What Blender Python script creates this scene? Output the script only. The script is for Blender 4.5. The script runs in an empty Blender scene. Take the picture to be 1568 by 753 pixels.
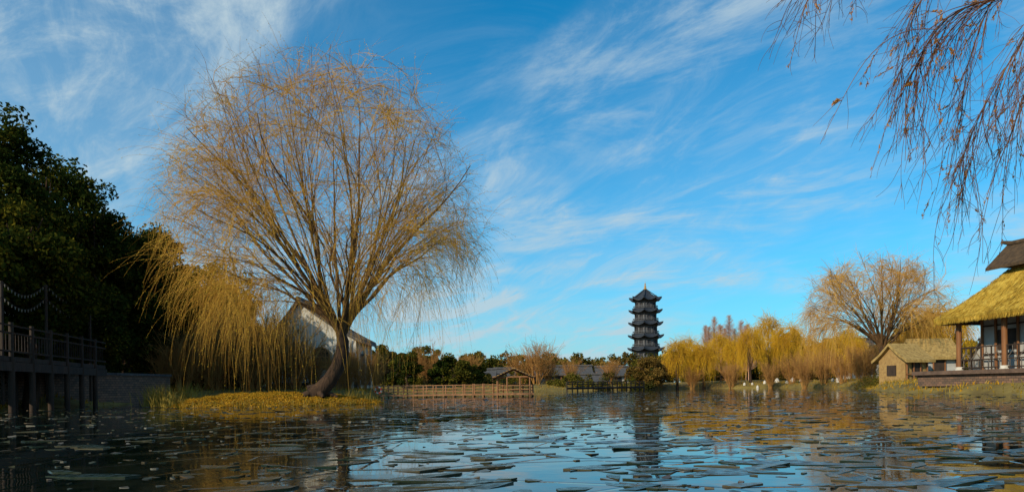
import bpy, math
import numpy as np
from mathutils import Matrix, Vector
scene = bpy.context.scene
F = 1045.3; H = 0.6; V0 = 592.0; ROLL = math.radians(0.8)
cr, sr = math.cos(ROLL), math.sin(ROLL)
def PW(u, v, d):
    a = u-784.0; b = V0-v
    return np.array([(a*cr+b*sr)*d/F, d, H+(-a*sr+b*cr)*d/F])

# ------------------------------------------------------------ materials
def new_mat(name):
    m = bpy.data.materials.new(name); m.use_nodes = True
    nt = m.node_tree; nt.nodes.clear()
    out = nt.nodes.new('ShaderNodeOutputMaterial')
    return m, nt, out
def ramp(nt, cols):
    r = nt.nodes.new('ShaderNodeValToRGB')
    el = r.color_ramp.elements
    n = len(cols)
    while len(el) < n: el.new(0.5)
    for i, c in enumerate(cols):
        p = i/(n-1)
        if len(c) == 4: p = c[3]
        el[i].position = p; el[i].color = (c[0], c[1], c[2], 1)
    return r
def mat_noise(name, cols, scale=3.0, rough=0.85, bump=0.3, detail=6, stretch=(1,1,1), bscale=None, spec=0.3):
    m, nt, out = new_mat(name); N = nt.nodes; L = nt.links
    tc = N.new('ShaderNodeTexCoord'); mp = N.new('ShaderNodeMapping')
    mp.inputs['Scale'].default_value = stretch
    L.new(tc.outputs['Object'], mp.inputs['Vector'])
    nz = N.new('ShaderNodeTexNoise'); nz.inputs['Scale'].default_value = scale; nz.inputs['Detail'].default_value = detail
    nz.inputs['Roughness'].default_value = 0.65
    L.new(mp.outputs[0], nz.inputs['Vector'])
    mr = N.new('ShaderNodeMapRange'); mr.inputs[1].default_value = 0.3; mr.inputs[2].default_value = 0.7
    L.new(nz.outputs['Fac'], mr.inputs[0])
    r = ramp(nt, cols); L.new(mr.outputs[0], r.inputs[0])
    b = N.new('ShaderNodeBsdfPrincipled'); b.inputs['Roughness'].default_value = rough
    b.inputs['Specular IOR Level'].default_value = spec
    L.new(r.outputs[0], b.inputs['Base Color'])
    if bump:
        bn = N.new('ShaderNodeTexNoise'); bn.inputs['Scale'].default_value = bscale or scale*4; bn.inputs['Detail'].default_value = 5
        L.new(mp.outputs[0], bn.inputs['Vector'])
        bp = N.new('ShaderNodeBump'); bp.inputs['Strength'].default_value = bump; bp.inputs['Distance'].default_value = 0.05
        L.new(bn.outputs['Fac'], bp.inputs['Height']); L.new(bp.outputs[0], b.inputs['Normal'])
    L.new(b.outputs[0], out.inputs[0])
    return m
def mat_leaf(name, cols, trans=0.35, cscale=0.6):
    m, nt, out = new_mat(name); N = nt.nodes; L = nt.links
    g = N.new('ShaderNodeNewGeometry')
    tc = N.new('ShaderNodeTexCoord')
    nz = N.new('ShaderNodeTexNoise'); nz.inputs['Scale'].default_value = cscale; nz.inputs['Detail'].default_value = 2
    L.new(tc.outputs['Object'], nz.inputs['Vector'])
    mx = N.new('ShaderNodeMath'); mx.operation = 'MULTIPLY'; mx.inputs[1].default_value = 0.55
    L.new(g.outputs['Random Per Island'], mx.inputs[0])
    m2 = N.new('ShaderNodeMath'); m2.operation = 'MULTIPLY_ADD'; m2.inputs[1].default_value = 1.3
    L.new(nz.outputs['Fac'], m2.inputs[0]); L.new(mx.outputs[0], m2.inputs[2])
    m3 = N.new('ShaderNodeMath'); m3.operation = 'SUBTRACT'; m3.inputs[1].default_value = 0.42
    L.new(m2.outputs[0], m3.inputs[0])
    r = ramp(nt, cols); L.new(m3.outputs[0], r.inputs[0])
    d = N.new('ShaderNodeBsdfDiffuse')
    L.new(r.outputs[0], d.inputs['Color'])
    if trans > 0.12:
        t = N.new('ShaderNodeBsdfTranslucent'); L.new(r.outputs[0], t.inputs['Color'])
        mix = N.new('ShaderNodeMixShader'); mix.inputs[0].default_value = trans
        L.new(d.outputs[0], mix.inputs[1]); L.new(t.outputs[0], mix.inputs[2]); L.new(mix.outputs[0], out.inputs[0])
    else: L.new(d.outputs[0], out.inputs[0])
    return m

M_bark = mat_noise('willow_bark', [(0.022,0.013,0.008),(0.075,0.04,0.022)], 6, 0.9, 0.9, stretch=(1,1,0.25))
M_limb = mat_noise('limb_bark', [(0.07,0.035,0.014),(0.17,0.09,0.034)], 6, 0.85, 0.3, stretch=(1,1,0.4))
M_twig = mat_leaf('willow_twig', [(0.30,0.14,0.03),(0.50,0.27,0.05),(0.62,0.38,0.07)], 0.1, 0.35)
M_wleaf = mat_leaf('willow_leaf_gold', [(0.45,0.23,0.03),(0.68,0.43,0.05),(0.7,0.52,0.08)], 0.4, 0.35)
M_twig_r = mat_leaf('willow_twig_red', [(0.38,0.18,0.045),(0.54,0.29,0.07),(0.6,0.36,0.09)], 0.1, 0.3)
M_twig_y = mat_leaf('willow_twig_yellow', [(0.42,0.21,0.025),(0.66,0.38,0.035),(0.74,0.49,0.05)], 0.2, 0.3)
M_yleaf = mat_leaf('willow_leaf_yellow', [(0.42,0.21,0.02),(0.70,0.42,0.03),(0.8,0.54,0.05)], 0.4, 0.25)
M_dark_twig = mat_leaf('near_twig', [(0.06,0.028,0.025),(0.13,0.065,0.045),(0.24,0.12,0.05)], 0.1, 2.0)
M_dry_leaf = mat_leaf('dry_leaf', [(0.2,0.085,0.035),(0.4,0.19,0.06),(0.5,0.28,0.09)], 0.4, 3.0)
M_green = mat_leaf('evergreen_leaf', [(0.008,0.018,0.004),(0.03,0.042,0.008),(0.15,0.12,0.012)], 0.22, 0.45)
M_olive = mat_leaf('olive_leaf', [(0.03,0.04,0.008),(0.08,0.075,0.012),(0.2,0.14,0.025)], 0.25, 0.3)
M_gold_olive = mat_leaf('golden_olive_leaf', [(0.06,0.055,0.008),(0.16,0.13,0.015),(0.34,0.24,0.03)], 0.3, 0.35)
M_far = mat_leaf('distant_leaf', [(0.025,0.035,0.01),(0.06,0.06,0.015),(0.2,0.10,0.03)], 0.2, 0.08)
M_brush = mat_leaf('brush_twig', [(0.20,0.09,0.035),(0.38,0.19,0.06),(0.5,0.29,0.09)], 0.1, 0.5)
M_pink = mat_leaf('redwood_twigs', [(0.38,0.19,0.13),(0.46,0.25,0.17),(0.5,0.3,0.2)], 0.1, 0.3)
M_reed = mat_leaf('reed_blade', [(0.14,0.11,0.02),(0.30,0.21,0.04),(0.42,0.31,0.08)], 0.3, 1.0)
M_litter = mat_leaf('leaf_litter', [(0.22,0.10,0.012),(0.44,0.235,0.02),(0.17,0.14,0.022)], 0.2, 1.6)
M_isl = mat_noise('island_soil', [(0.06,0.04,0.015),(0.22,0.13,0.02),(0.28,0.16,0.025)], 2.5, 0.95, 0.6)
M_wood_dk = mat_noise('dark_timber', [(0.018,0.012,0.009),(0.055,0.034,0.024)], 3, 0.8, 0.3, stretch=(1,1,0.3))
M_wood = mat_noise('weathered_timber', [(0.16,0.075,0.035),(0.38,0.19,0.09)], 3, 0.8, 0.3)
M_deck = mat_noise('deck_timber', [(0.07,0.045,0.035),(0.16,0.10,0.07)], 3, 0.8, 0.3)
M_wood_br = mat_noise('brown_post', [(0.13,0.05,0.018),(0.24,0.10,0.035)], 4, 0.6, 0.2, stretch=(1,1,0.2))
M_wall = mat_noise('white_plaster', [(0.40,0.385,0.35),(0.66,0.63,0.56)], 0.9, 0.9, 0.15, bscale=20)
M_wall2 = mat_noise('grey_shaded_plaster', [(0.24,0.235,0.23),(0.44,0.43,0.41)], 0.8, 0.9, 0.15, bscale=20)  # greyish white plaster, darkened: shade on the pavilion wall put into the colour
M_tile = mat_noise('grey_roof_tile', [(0.03,0.03,0.034),(0.10,0.095,0.095)], 5, 0.7, 0.5)
M_pag_roof = mat_noise('pagoda_slate', [(0.014,0.018,0.027),(0.035,0.042,0.056)], 1.2, 0.55, 0.3)
M_pag_body = mat_noise('pagoda_timber', [(0.015,0.015,0.019),(0.04,0.037,0.042)], 1.0, 0.7, 0.2)
M_pag_trim = mat_noise('pagoda_trim', [(0.06,0.062,0.07),(0.11,0.11,0.12)], 1.0, 0.8, 0.1)
M_gold = mat_noise('gilded_finial', [(0.35,0.2,0.05),(0.5,0.3,0.08)], 1, 0.35, 0)
M_thatch = mat_noise('thatch', [(0.24,0.15,0.02),(0.46,0.30,0.04),(0.60,0.41,0.07)], 3.0, 0.95, 1.0, stretch=(1,1,0.5), bscale=30)
M_thatch2 = mat_noise('old_thatch', [(0.16,0.105,0.035),(0.32,0.21,0.07),(0.44,0.3,0.11)], 5.0, 0.95, 1.0, stretch=(1,1,0.5), bscale=30)
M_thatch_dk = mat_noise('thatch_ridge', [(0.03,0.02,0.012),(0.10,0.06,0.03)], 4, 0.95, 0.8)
M_straw = mat_noise('straw_wall', [(0.22,0.13,0.05),(0.38,0.24,0.09)], 5, 0.95, 0.6)
M_glass = mat_noise('dark_window', [(0.01,0.012,0.015),(0.03,0.035,0.04)], 3, 0.15, 0)
M_stone = mat_noise('white_stone', [(0.40,0.37,0.33),(0.62,0.58,0.52)], 4, 0.85, 0.4)
M_fret = mat_noise('fretwork', [(0.08,0.065,0.055),(0.16,0.13,0.11)], 4, 0.85, 0.2)
M_red = mat_noise('lifebuoy_red', [(0.5,0.03,0.02),(0.6,0.05,0.03)], 3, 0.5, 0)
M_bulb = mat_noise('bulb_glass', [(0.12,0.11,0.1),(0.2,0.19,0.17)], 3, 0.3, 0)
def brick_mat():
    m, nt, out = new_mat('stone_revetment'); N = nt.nodes; L = nt.links
    tc = N.new('ShaderNodeTexCoord'); sp = N.new('ShaderNodeSeparateXYZ'); cb = N.new('ShaderNodeCombineXYZ')
    L.new(tc.outputs['Object'], sp.inputs[0])
    ad = N.new('ShaderNodeMath'); L.new(sp.outputs[0], ad.inputs[0]); L.new(sp.outputs[1], ad.inputs[1])
    L.new(ad.outputs[0], cb.inputs[0]); L.new(sp.outputs[2], cb.inputs[1])
    b = N.new('ShaderNodeTexBrick'); b.inputs['Scale'].default_value = 2.2
    b.inputs['Color1'].default_value = (0.20,0.11,0.07,1); b.inputs['Color2'].default_value = (0.09,0.06,0.045,1); b.inputs['Mortar'].default_value = (0.03,0.022,0.018,1)
    L.new(cb.outputs[0], b.inputs['Vector'])
    p = N.new('ShaderNodeBsdfPrincipled'); p.inputs['Roughness'].default_value = 0.9
    L.new(b.outputs[0], p.inputs['Base Color']); L.new(p.outputs[0], out.inputs[0])
    return m
M_brick = brick_mat()

# ------------------------------------------------------------ mesh builder
class MB:
    def __init__(s): s.V=[]; s.nv=0; s.loops=[]; s.tot=[]; s.mi=[]; s.sm=[]; s.mats=[]
    def mid(s, m):
        if m not in s.mats: s.mats.append(m)
        return s.mats.index(m)
    def add(s, v, f, m, smooth=False):
        v = np.asarray(v, float).reshape(-1,3); f = np.asarray(f, int)
        s.V.append(v); s.loops.append((f+s.nv).ravel()); s.nv += len(v)
        s.tot.append(np.full(len(f), f.shape[1])); s.mi.append(np.full(len(f), s.mid(m))); s.sm.append(np.full(len(f), smooth))
    def poly(s, v, m): s.add(v, [list(range(len(v)))], m)
    def mesh(s, name, offset=(0,0,0)):
        me = bpy.data.meshes.new(name)
        V = np.concatenate(s.V)-np.array(offset); Lp = np.concatenate(s.loops); T = np.concatenate(s.tot)
        me.vertices.add(len(V)); me.vertices.foreach_set('co', V.ravel())
        me.loops.add(len(Lp)); me.loops.foreach_set('vertex_index', Lp.astype(np.int32))
        st = np.concatenate([[0], np.cumsum(T)[:-1]]).astype(np.int32)
        me.polygons.add(len(T)); me.polygons.foreach_set('loop_start', st)
        me.polygons.foreach_set('material_index', np.concatenate(s.mi).astype(np.int32))
        me.polygons.foreach_set('use_smooth', np.concatenate(s.sm).astype(bool))
        for m in s.mats: me.materials.append(m)
        me.update(calc_edges=True)
        return me
    def obj(s, name, offset=(0,0,0), parent=None):
        o = bpy.data.objects.new(name, s.mesh(name, offset)); scene.collection.objects.link(o)
        o.location = offset
        if parent: o.parent = parent
        return o
def empty(name, loc=(0,0,0)):
    e = bpy.data.objects.new(name, None); scene.collection.objects.link(e); e.location = loc; return e
def nrm(a): return a/np.maximum(np.linalg.norm(a, axis=-1, keepdims=True), 1e-9)
def tubes(mb, P, R, sides, m, smooth=True):
    P = np.asarray(P, float); R = np.asarray(R, float)
    if P.ndim == 2: P = P[None]; R = R[None]
    T, N, _ = P.shape
    tan = np.gradient(P, axis=1); tan = nrm(tan)
    ref = nrm(np.random.default_rng(1).normal(size=(T,1,3)))*np.ones((1,N,1))
    md = nrm(P[:,-1:]-P[:,:1])
    bad = np.abs((ref[:,:1]*md).sum(-1)) > 0.8
    alt = nrm(np.cross(md, np.array([0.3,0.8,0.52])))
    ref = np.where(bad[...,None], alt*np.ones((1,N,1)), ref)
    a = nrm(np.cross(tan, ref)); b = np.cross(tan, a)
    ang = np.arange(sides)/sides*2*math.pi
    V = P[:,:,None,:] + R[:,:,None,None]*(np.cos(ang)[None,None,:,None]*a[:,:,None,:]+np.sin(ang)[None,None,:,None]*b[:,:,None,:])
    i = (np.arange(T)[:,None,None]*N + np.arange(N-1)[None,:,None])*sides
    k = np.arange(sides)[None,None,:]; k2 = (k+1)%sides
    Fq = np.stack([i+k, i+k2, i+sides+k2, i+sides+k], -1).reshape(-1,4)
    mb.add(V.reshape(-1,3), Fq, m, smooth)
def leaves(mb, C, size, aspect, m, r, up=None, jitter=0.4):
    n = len(C); s = size*(1+jitter*r.uniform(-1,1,n))
    d = nrm(r.normal(size=(n,3))) if up is None else nrm(up+r.normal(size=(n,3))*0.35)
    w = nrm(np.cross(d, r.normal(size=(n,3))))
    s = s[:,None]
    V = np.stack([C-d*s*0.5, C+w*s*aspect*0.5, C+d*s*0.5, C-w*s*aspect*0.5], 1)
    mb.add(V.reshape(-1,3), np.arange(n*4).reshape(-1,4), m)
def box(mb, c, size, m, rz=0.0, e1=None):
    hx, hy, hz = np.array(size)/2.0
    v = np.array([[x,y,z] for x in (-hx,hx) for y in (-hy,hy) for z in (-hz,hz)])
    if rz:
        co, si = math.cos(rz), math.sin(rz)
        v = np.stack([v[:,0]*co-v[:,1]*si, v[:,0]*si+v[:,1]*co, v[:,2]], 1)
    mb.add(v+np.array(c), [[0,1,3,2],[4,6,7,5],[0,4,5,1],[2,3,7,6],[0,2,6,4],[1,5,7,3]], m)
def beam(mb, a, b, w, m, sides=4, w2=None):
    a = np.array(a,float); b = np.array(b,float)
    tubes(mb, np.stack([a,b]), np.array([w, w if w2 is None else w2]), sides, m, smooth=(sides>4))

# ------------------------------------------------------------ willow generator
def bez(P0,P1,P2,n):
    t = np.linspace(0,1,n)[None,:,None]
    return (1-t)**2*P0[:,None]+2*t*(1-t)*P1[:,None]+t*t*P2[:,None]
def sample(P, idx, t):
    n = P.shape[1]-1; f = t*n; i = np.minimum(f.astype(int), n-1); w = (f-i)[:,None]
    A = P[idx,i]; B = P[idx,i+1]
    return A*(1-w)+B*w, nrm(B-A)
def wobble(P, amp, r):
    T,N,_ = P.shape; t = np.linspace(0,1,N)[None,:,None]
    o = np.zeros_like(P)
    for k in (1.5,3.1,5.3):
        o += np.sin(t*k*math.pi+r.uniform(0,6.28,(T,1,3)))*r.normal(size=(T,1,3))*amp/k
    o -= o[:,:1]
    return P+o*t**0.5
def willow(mb, r, trunk, tr, center, rad, nl, ns, nt, ntw, tl, droop, twr, mats, nleaf, leafsize, limb_r=0.16, zmin=-0.35, hang=0.5, asp=0.35, subf=0.5):
    mb_t, mb_l, mb_tw, mb_lf = mats
    trunk = np.asarray(trunk,float); center = np.asarray(center,float); rad = np.asarray(rad,float)
    tubes(mb, trunk, np.array(tr), 12, mb_t)
    fork = trunk[-1]
    i = np.arange(nl)+0.5
    zz = 1-(1-zmin)*i/nl; ph = i*2.39996+r.uniform(0,6.28)
    D = np.stack([np.sqrt(1-zz**2)*np.cos(ph), np.sqrt(1-zz**2)*np.sin(ph), zz],1)+r.normal(size=(nl,3))*0.08
    D = nrm(D)
    tgt = center+rad*D*r.uniform(0.72,0.92,(nl,1))
    P0 = fork+(trunk[-2]-fork)*r.uniform(0,0.8,(nl,1))
    dist = np.linalg.norm(tgt-P0,axis=1)[:,None]
    hor = nrm((tgt-P0)*np.array([1,1,0]))
    P1 = P0+np.array([0,0,1])*dist*0.34+hor*dist*0.2
    Lm = wobble(bez(P0,P1,tgt,14), 0.04*dist.mean(), r)
    t14 = np.linspace(0,1,14)[None]
    lr = limb_r*r.uniform(0.7,1.15,(nl,1))
    tubes(mb, Lm, lr*(1-t14**0.8*0.9), 7, mb_l)
    idx = np.repeat(np.arange(nl), ns); n = len(idx)
    t0 = r.uniform(0.12,0.9,n)
    p, tg = sample(Lm, idx, t0)
    d2 = nrm(D[idx]+r.normal(size=(n,3))*0.36)
    T2 = center+rad*d2*r.uniform(0.78,1.0,(n,1)); T2[:,2] = np.maximum(T2[:,2], center[2]+rad[2]*zmin*1.1)
    L2 = np.linalg.norm(T2-p,axis=1)[:,None]
    S = wobble(bez(p, p+(tg*0.75+np.array([0,0,.25]))*L2*0.42, T2, 11), 0.035*L2.mean(), r)
    t11 = np.linspace(0,1,11)[None]
    r2 = (lr[idx,0]*(1-t0**0.8*0.9)*subf)[:,None]
    tubes(mb, S, np.maximum(r2*(1-t11*0.85), twr*1.2), 5, mb_l)
    idx3 = np.repeat(np.arange(n), nt); m = len(idx3)
    t3 = r.uniform(0.2,0.95,m)
    p3, tg3 = sample(S, idx3, t3)
    d3 = nrm(nrm((T2[idx3]-center)/rad)+r.normal(size=(m,3))*0.25)
    T3 = center+rad*d3*r.uniform(0.8,1.04,(m,1))
    T3 = p3+(T3-p3)*r.uniform(0.45,1,(m,1))
    L3 = np.linalg.norm(T3-p3,axis=1)[:,None]
    Q = wobble(bez(p3, p3+tg3*L3*0.45, T3, 8), 0.03*L3.mean(), r)
    t8 = np.linspace(0,1,8)[None]
    r3 = np.maximum((r2[idx3,0]*0.4)[:,None]*(1-t8*0.8), twr)
    tubes(mb, Q, r3, 3, mb_tw)
    idx4 = np.repeat(np.arange(m), ntw); q = len(idx4)
    p4, tg4 = sample(Q, idx4, r.uniform(0.25,1.0,q))
    N = 8; ln = tl*r.uniform(0.4,1.3,q)
    rel = np.clip((p4[:,2]-center[2])/rad[2],-1,1)
    g = droop*(1.15-0.75*rel)*r.uniform(0.4,1.3,q)
    ln = ln*(1+hang*np.clip(0.3-rel,0,1))
    d = nrm(tg4+r.normal(size=(q,3))*0.33)
    st = (ln/(N-1))[:,None]
    pts = [p4]
    for k in range(N-1):
        d = nrm(d+np.array([0,0,-1])*(g[:,None]*st)+r.normal(size=(q,3))*0.05)
        pts.append(pts[-1]+d*st)
    W = np.stack(pts,1)
    W[:,:,2] = np.maximum(W[:,:,2], 0.35)
    tubes(mb, W, twr*(1-0.6*np.linspace(0,1,N))[None]*r.uniform(0.6,1.2,(q,1)), 3, mb_tw)
    if nleaf:
        keep = r.choice(q, size=max(10,int(q*0.5)), replace=False)
        ii = keep[r.integers(0,len(keep),nleaf)]
        c, tt = sample(W, ii, r.uniform(0.15,1,nleaf))
        leaves(mb, c+r.normal(size=c.shape)*0.015, leafsize, asp, mb_lf, r, up=tt*0.6+np.array([0,0,-0.5]))
    return W

# ------------------------------------------------------------ foliage tree
def crown(mb, r, c, rad, nclump, nleaf, size, m, clump=0.3, aspect=0.6, shell=0.5):
    c = np.asarray(c,float); rad = np.asarray(rad,float)
    d = nrm(r.normal(size=(nclump,3))); rr = r.uniform(shell,0.92,(nclump,1))
    cc = c+d*rr*rad
    cs = clump*rad.mean()*r.uniform(0.6,1.35,(nclump,1))
    k = r.integers(0,nclump,nleaf)
    dd = nrm(r.normal(size=(nleaf,3)))*(r.uniform(0,1,(nleaf,1))**0.4)
    P = cc[k]+dd*cs[k]*np.array([1,1,0.75])
    leaves(mb, P, size, aspect, m, r)
def evergreen(name, c, rad, gz, r, m=None, nleaf=22000, size=0.2, ncl=46):
    mb = MB(); m = m or M_green
    c = np.asarray(c,float); base = np.array([c[0],c[1],gz])
    pts = np.stack([base+(c-base)*t+np.array([0.15*math.sin(5*t),0.1*math.cos(4*t),0]) for t in np.linspace(0,1,6)])
    tubes(mb, pts, np.linspace(0.3,0.1,6), 8, M_bark)
    nb = 16; dd = nrm(r.normal(size=(nb,3))+np.array([0,0,0.5]))
    tip = c+dd*np.asarray(rad)*0.8; st = pts[r.integers(2,6,nb)]
    tubes(mb, bez(st, (st+tip)/2+np.array([0,0,0.3]), tip, 6), 0.09*np.linspace(1,0.2,6)[None]*np.ones((nb,1)), 5, M_bark)
    crown(mb, r, c, rad, ncl, nleaf, size, m, 0.26)
    crown(mb, r, c, np.asarray(rad)*0.62, 14, nleaf//4, size*1.5, m, 0.4, 0.8, 0.2)
    return mb.obj(name, tuple(base))

# ------------------------------------------------------------ terrain + pond
POND = np.array([(6.5,-9),(6.5,5),(14,10),(19.6,23),(20.8,30),(21.2,36.8),(23.2,42),(25,47),(28.5,55),(33.5,66),(35,80),(24,97),(10,88),(-2,82),(-15,76),(-14,62),(-8,50),(-8.5,43),(-14,40.5),(-19.5,37.5),(-19.3,33),(-18,20),(-16.5,0),(-14,-10),(0,-14)],float)
def sdist(x,y):
    A = POND; B = np.roll(POND,-1,0)
    best = np.full(x.shape,1e9); ins = np.zeros(x.shape,bool)
    for a,b in zip(A,B):
        e = b-a; t = np.clip(((x-a[0])*e[0]+(y-a[1])*e[1])/(e@e),0,1)
        best = np.minimum(best, np.hypot(x-a[0]-t*e[0], y-a[1]-t*e[1]))
        cnd = ((a[1]>y)!=(b[1]>y)); xx = a[0]+(y-a[1])*(e[0])/(e[1] if e[1]!=0 else 1e-9)
        ins ^= cnd & (x<xx)
    return np.where(ins,-best,best)
def ground(x,y):
    x = np.asarray(x,float); y = np.asarray(y,float)
    s = sdist(x,y)+0.35*np.sin(x*0.9+y*0.4)+0.25*np.sin(y*1.3-x*0.7)
    up = 0.25+0.85*(1-np.exp(-np.maximum(s,0)/4.0))+0.12*np.sin(x*0.21)*np.cos(y*0.17)
    z = np.where(s>0, -0.05+np.minimum(s*0.9,1)*up, np.maximum(s*0.5,-1.3)-0.05)
    return z
xs = np.concatenate([np.linspace(-900,-60,22)[:-1], np.arange(-60,70,0.8), np.linspace(70,900,22)])
ys = np.concatenate([np.linspace(-300,-24,10)[:-1], np.arange(-24,110,0.8), np.linspace(110,1800,34)])
GX,GY = np.meshgrid(xs,ys); GZ = ground(GX,GY)
nx,ny = len(xs),len(ys)
i,j = np.meshgrid(np.arange(nx-1),np.arange(ny-1)); q = (j*nx+i).ravel()
mb = MB()
M_ground = mat_noise('bank_grass', [(0.06,0.04,0.015),(0.15,0.11,0.03),(0.26,0.19,0.05)], 0.35, 0.95, 0.8, bscale=6)
mb.add(np.stack([GX.ravel(),GY.ravel(),GZ.ravel()],1), np.stack([q,q+1,q+nx+1,q+nx],1), M_ground, True)
mb.obj('ground')

# water
def water_mat():
    m, nt, out = new_mat('pond_water'); N = nt.nodes; L = nt.links
    tc = N.new('ShaderNodeTexCoord')
    p = N.new('ShaderNodeBsdfPrincipled'); p.inputs['IOR'].default_value = 1.33
    n0 = N.new('ShaderNodeTexNoise'); n0.inputs['Scale'].default_value = 0.6; n0.inputs['Detail'].default_value = 9; n0.inputs['Roughness'].default_value = 0.74
    L.new(tc.outputs['Object'], n0.inputs['Vector'])
    rr = N.new('ShaderNodeMapRange'); rr.inputs[1].default_value = 0.48; rr.inputs[2].default_value = 0.58; rr.inputs[3].default_value = 0.012; rr.inputs[4].default_value = 0.10
    L.new(n0.outputs['Fac'], rr.inputs[0]); L.new(rr.outputs[0], p.inputs['Roughness'])
    rc = ramp(nt, [(0.003,0.007,0.006),(0.012,0.015,0.010)]); 
    rm = N.new('ShaderNodeMapRange'); rm.inputs[1].default_value = 0.48; rm.inputs[2].default_value = 0.58
    L.new(n0.outputs['Fac'], rm.inputs[0]); L.new(rm.outputs[0], rc.inputs[0]); L.new(rc.outputs[0], p.inputs['Base Color'])
    n1 = N.new('ShaderNodeTexNoise'); n1.inputs['Scale'].default_value = 1.6; n1.inputs['Detail'].default_value = 3; L.new(tc.outputs['Object'], n1.inputs['Vector'])
    b1 = N.new('ShaderNodeBump'); b1.inputs['Strength'].default_value = 0.22; b1.inputs['Distance'].default_value = 0.02
    L.new(n1.outputs['Fac'], b1.inputs['Height'])
    vo = N.new('ShaderNodeTexVoronoi'); vo.feature = 'DISTANCE_TO_EDGE'; vo.inputs['Scale'].default_value = 0.9
    L.new(tc.outputs['Object'], vo.inputs['Vector'])
    vr = N.new('ShaderNodeMapRange'); vr.inputs[1].default_value = 0.0; vr.inputs[2].default_value = 0.02
    L.new(vo.outputs['Distance'], vr.inputs[0])
    b2 = N.new('ShaderNodeBump'); b2.inputs['Strength'].default_value = 0.25; b2.inputs['Distance'].default_value = 0.006
    L.new(vr.outputs[0], b2.inputs['Height']); L.new(b1.outputs[0], b2.inputs['Normal'])
    L.new(b2.outputs[0], p.inputs['Normal']); L.new(p.outputs[0], out.inputs[0])
    return m
mb = MB()
wx = np.array([(-120,-60,0),(120,-60,0),(120,130,0),(-120,130,0)],float)
mb.poly(wx, water_mat()); mb.obj('pond_water')

# island
mb = MB(); r = np.random.default_rng(3)
IC = np.array([PW(408,600,27.3)[0], 27.6]); IR = np.array([4.35,2.7])
def irad(a): return 1+0.05*np.sin(3*a+1)+0.04*np.sin(5*a)+0.025*np.sin(11*a+2)
def iz(f, x, y): return 0.50*(1-np.clip(f,0,1.2)**2.6)+0.035*np.sin(3.1*x)*np.cos(2.7*y)+0.02*np.sin(9*x+5*y)
na, nr_ = 120, 26
A = np.linspace(0,2*math.pi,na,endpoint=False)[None]; R_ = np.linspace(0.0,1.15,nr_)[:,None]
X = IC[0]+IR[0]*irad(A)*R_*np.cos(A); Y = IC[1]+IR[1]*irad(A)*R_*np.sin(A); Z = iz(R_+0*A,X,Y)-0.04
i,j = np.meshgrid(np.arange(na),np.arange(nr_-1)); a0 = (j*na+i).ravel(); a1 = (j*na+(i+1)%na).ravel()
mb.add(np.stack([X.ravel(),Y.ravel(),Z.ravel()],1), np.stack([a0,a1,a1+na,a0+na],1), M_isl, True)
isl = mb.obj('island')
def isl_pts(n, r, f0=0.0, f1=0.98):
    a = r.uniform(0,6.283,n); f = np.sqrt(r.uniform(f0*f0,f1*f1,n))
    x = IC[0]+IR[0]*irad(a)*f*np.cos(a); y = IC[1]+IR[1]*irad(a)*f*np.sin(a)
    return np.stack([x,y,iz(f,x,y)-0.03],1), f, a
def blades(mb, P, h, w, m, r, lean=0.35):
    n = len(P); hh = (h*r.uniform(0.5,1.3,n))[:,None]
    a = r.uniform(0,6.283,n); s = np.stack([np.cos(a),np.sin(a),0*a],1)*w
    l1 = np.concatenate([r.normal(size=(n,2))*lean, np.ones((n,1))],1)
    mid = P+l1*np.array([.35,.35,.6])*hh; tip = P+l1*np.array([1,1,.95])*hh
    V = np.stack([P-s,P+s,mid+s*.7,mid-s*.7,tip],1)
    b = np.arange(n)[:,None]*5
    mb.add(V.reshape(-1,3), b+np.array([[0,1,2,3]]), m)
    mb.add(V[:,2:].reshape(-1,3), np.arange(n)[:,None]*3+np.array([[1,0,2]]), m)
mb = MB(); P,f,a = isl_pts(22000, r); P[:,2]+=0.015
leaves(mb, P, 0.07, 0.7, M_litter, r)
P,f,a = isl_pts(7000, r); blades(mb, P, 0.09, 0.006, M_litter, r)
P,f,a = isl_pts(1500, r, 0.85, 1.0); blades(mb, P, 0.16, 0.008, M_reed, r)
mb.obj('island_leaf_litter_and_grass')
mb = MB()
for (uu,dd,n,h) in ((245,27.2,350,0.8),(262,26.2,150,0.5),(285,28.3,120,0.9),(560,28,160,0.4),(545,29.3,120,0.6),(375,25.4,50,0.25)):
    c = PW(uu,600,dd); P = c+r.normal(size=(n,3))*np.array([0.3,0.3,0]); P[:,2] = 0.02
    blades(mb, P, h, 0.012, M_reed, r, 0.3)
mb.obj('reeds')

# ------------------------------------------------------------ main willow
D0 = 27.0
mb = MB(); r = np.random.default_rng(11)
tp = [PW(480,604,D0),PW(491,597,D0),PW(505,582,D0),PW(517,562,D0+.05),PW(524,540,D0+.1),PW(525,522,D0+.1),PW(521,508,D0+.1)]
W = willow(mb, r, tp, [0.44,0.33,0.29,0.27,0.26,0.24,0.18], PW(494,328,D0+0.1), (6.7,6.0,6.2), 20, 9, 8, 8, 1.25, 0.7, 0.0052,
   (M_bark,M_limb,M_twig,M_wleaf), 60000, 0.05, limb_r=0.118, zmin=-0.48, hang=1.35, subf=0.42)
for k,a in enumerate(np.linspace(0,6.28,7)[:-1]):
    b = tp[0]+np.array([0.15,0,0.1]); e = b+np.array([math.cos(a)*0.8,math.sin(a)*0.7,-0.2])
    tubes(mb, bez(b[None],(b+e)[None]/2+np.array([0,0,0.1]),e[None],6), np.linspace(0.2,0.05,6)[None], 7, M_bark)
mb.obj('willow_tree', tuple(tp[0]))

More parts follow.
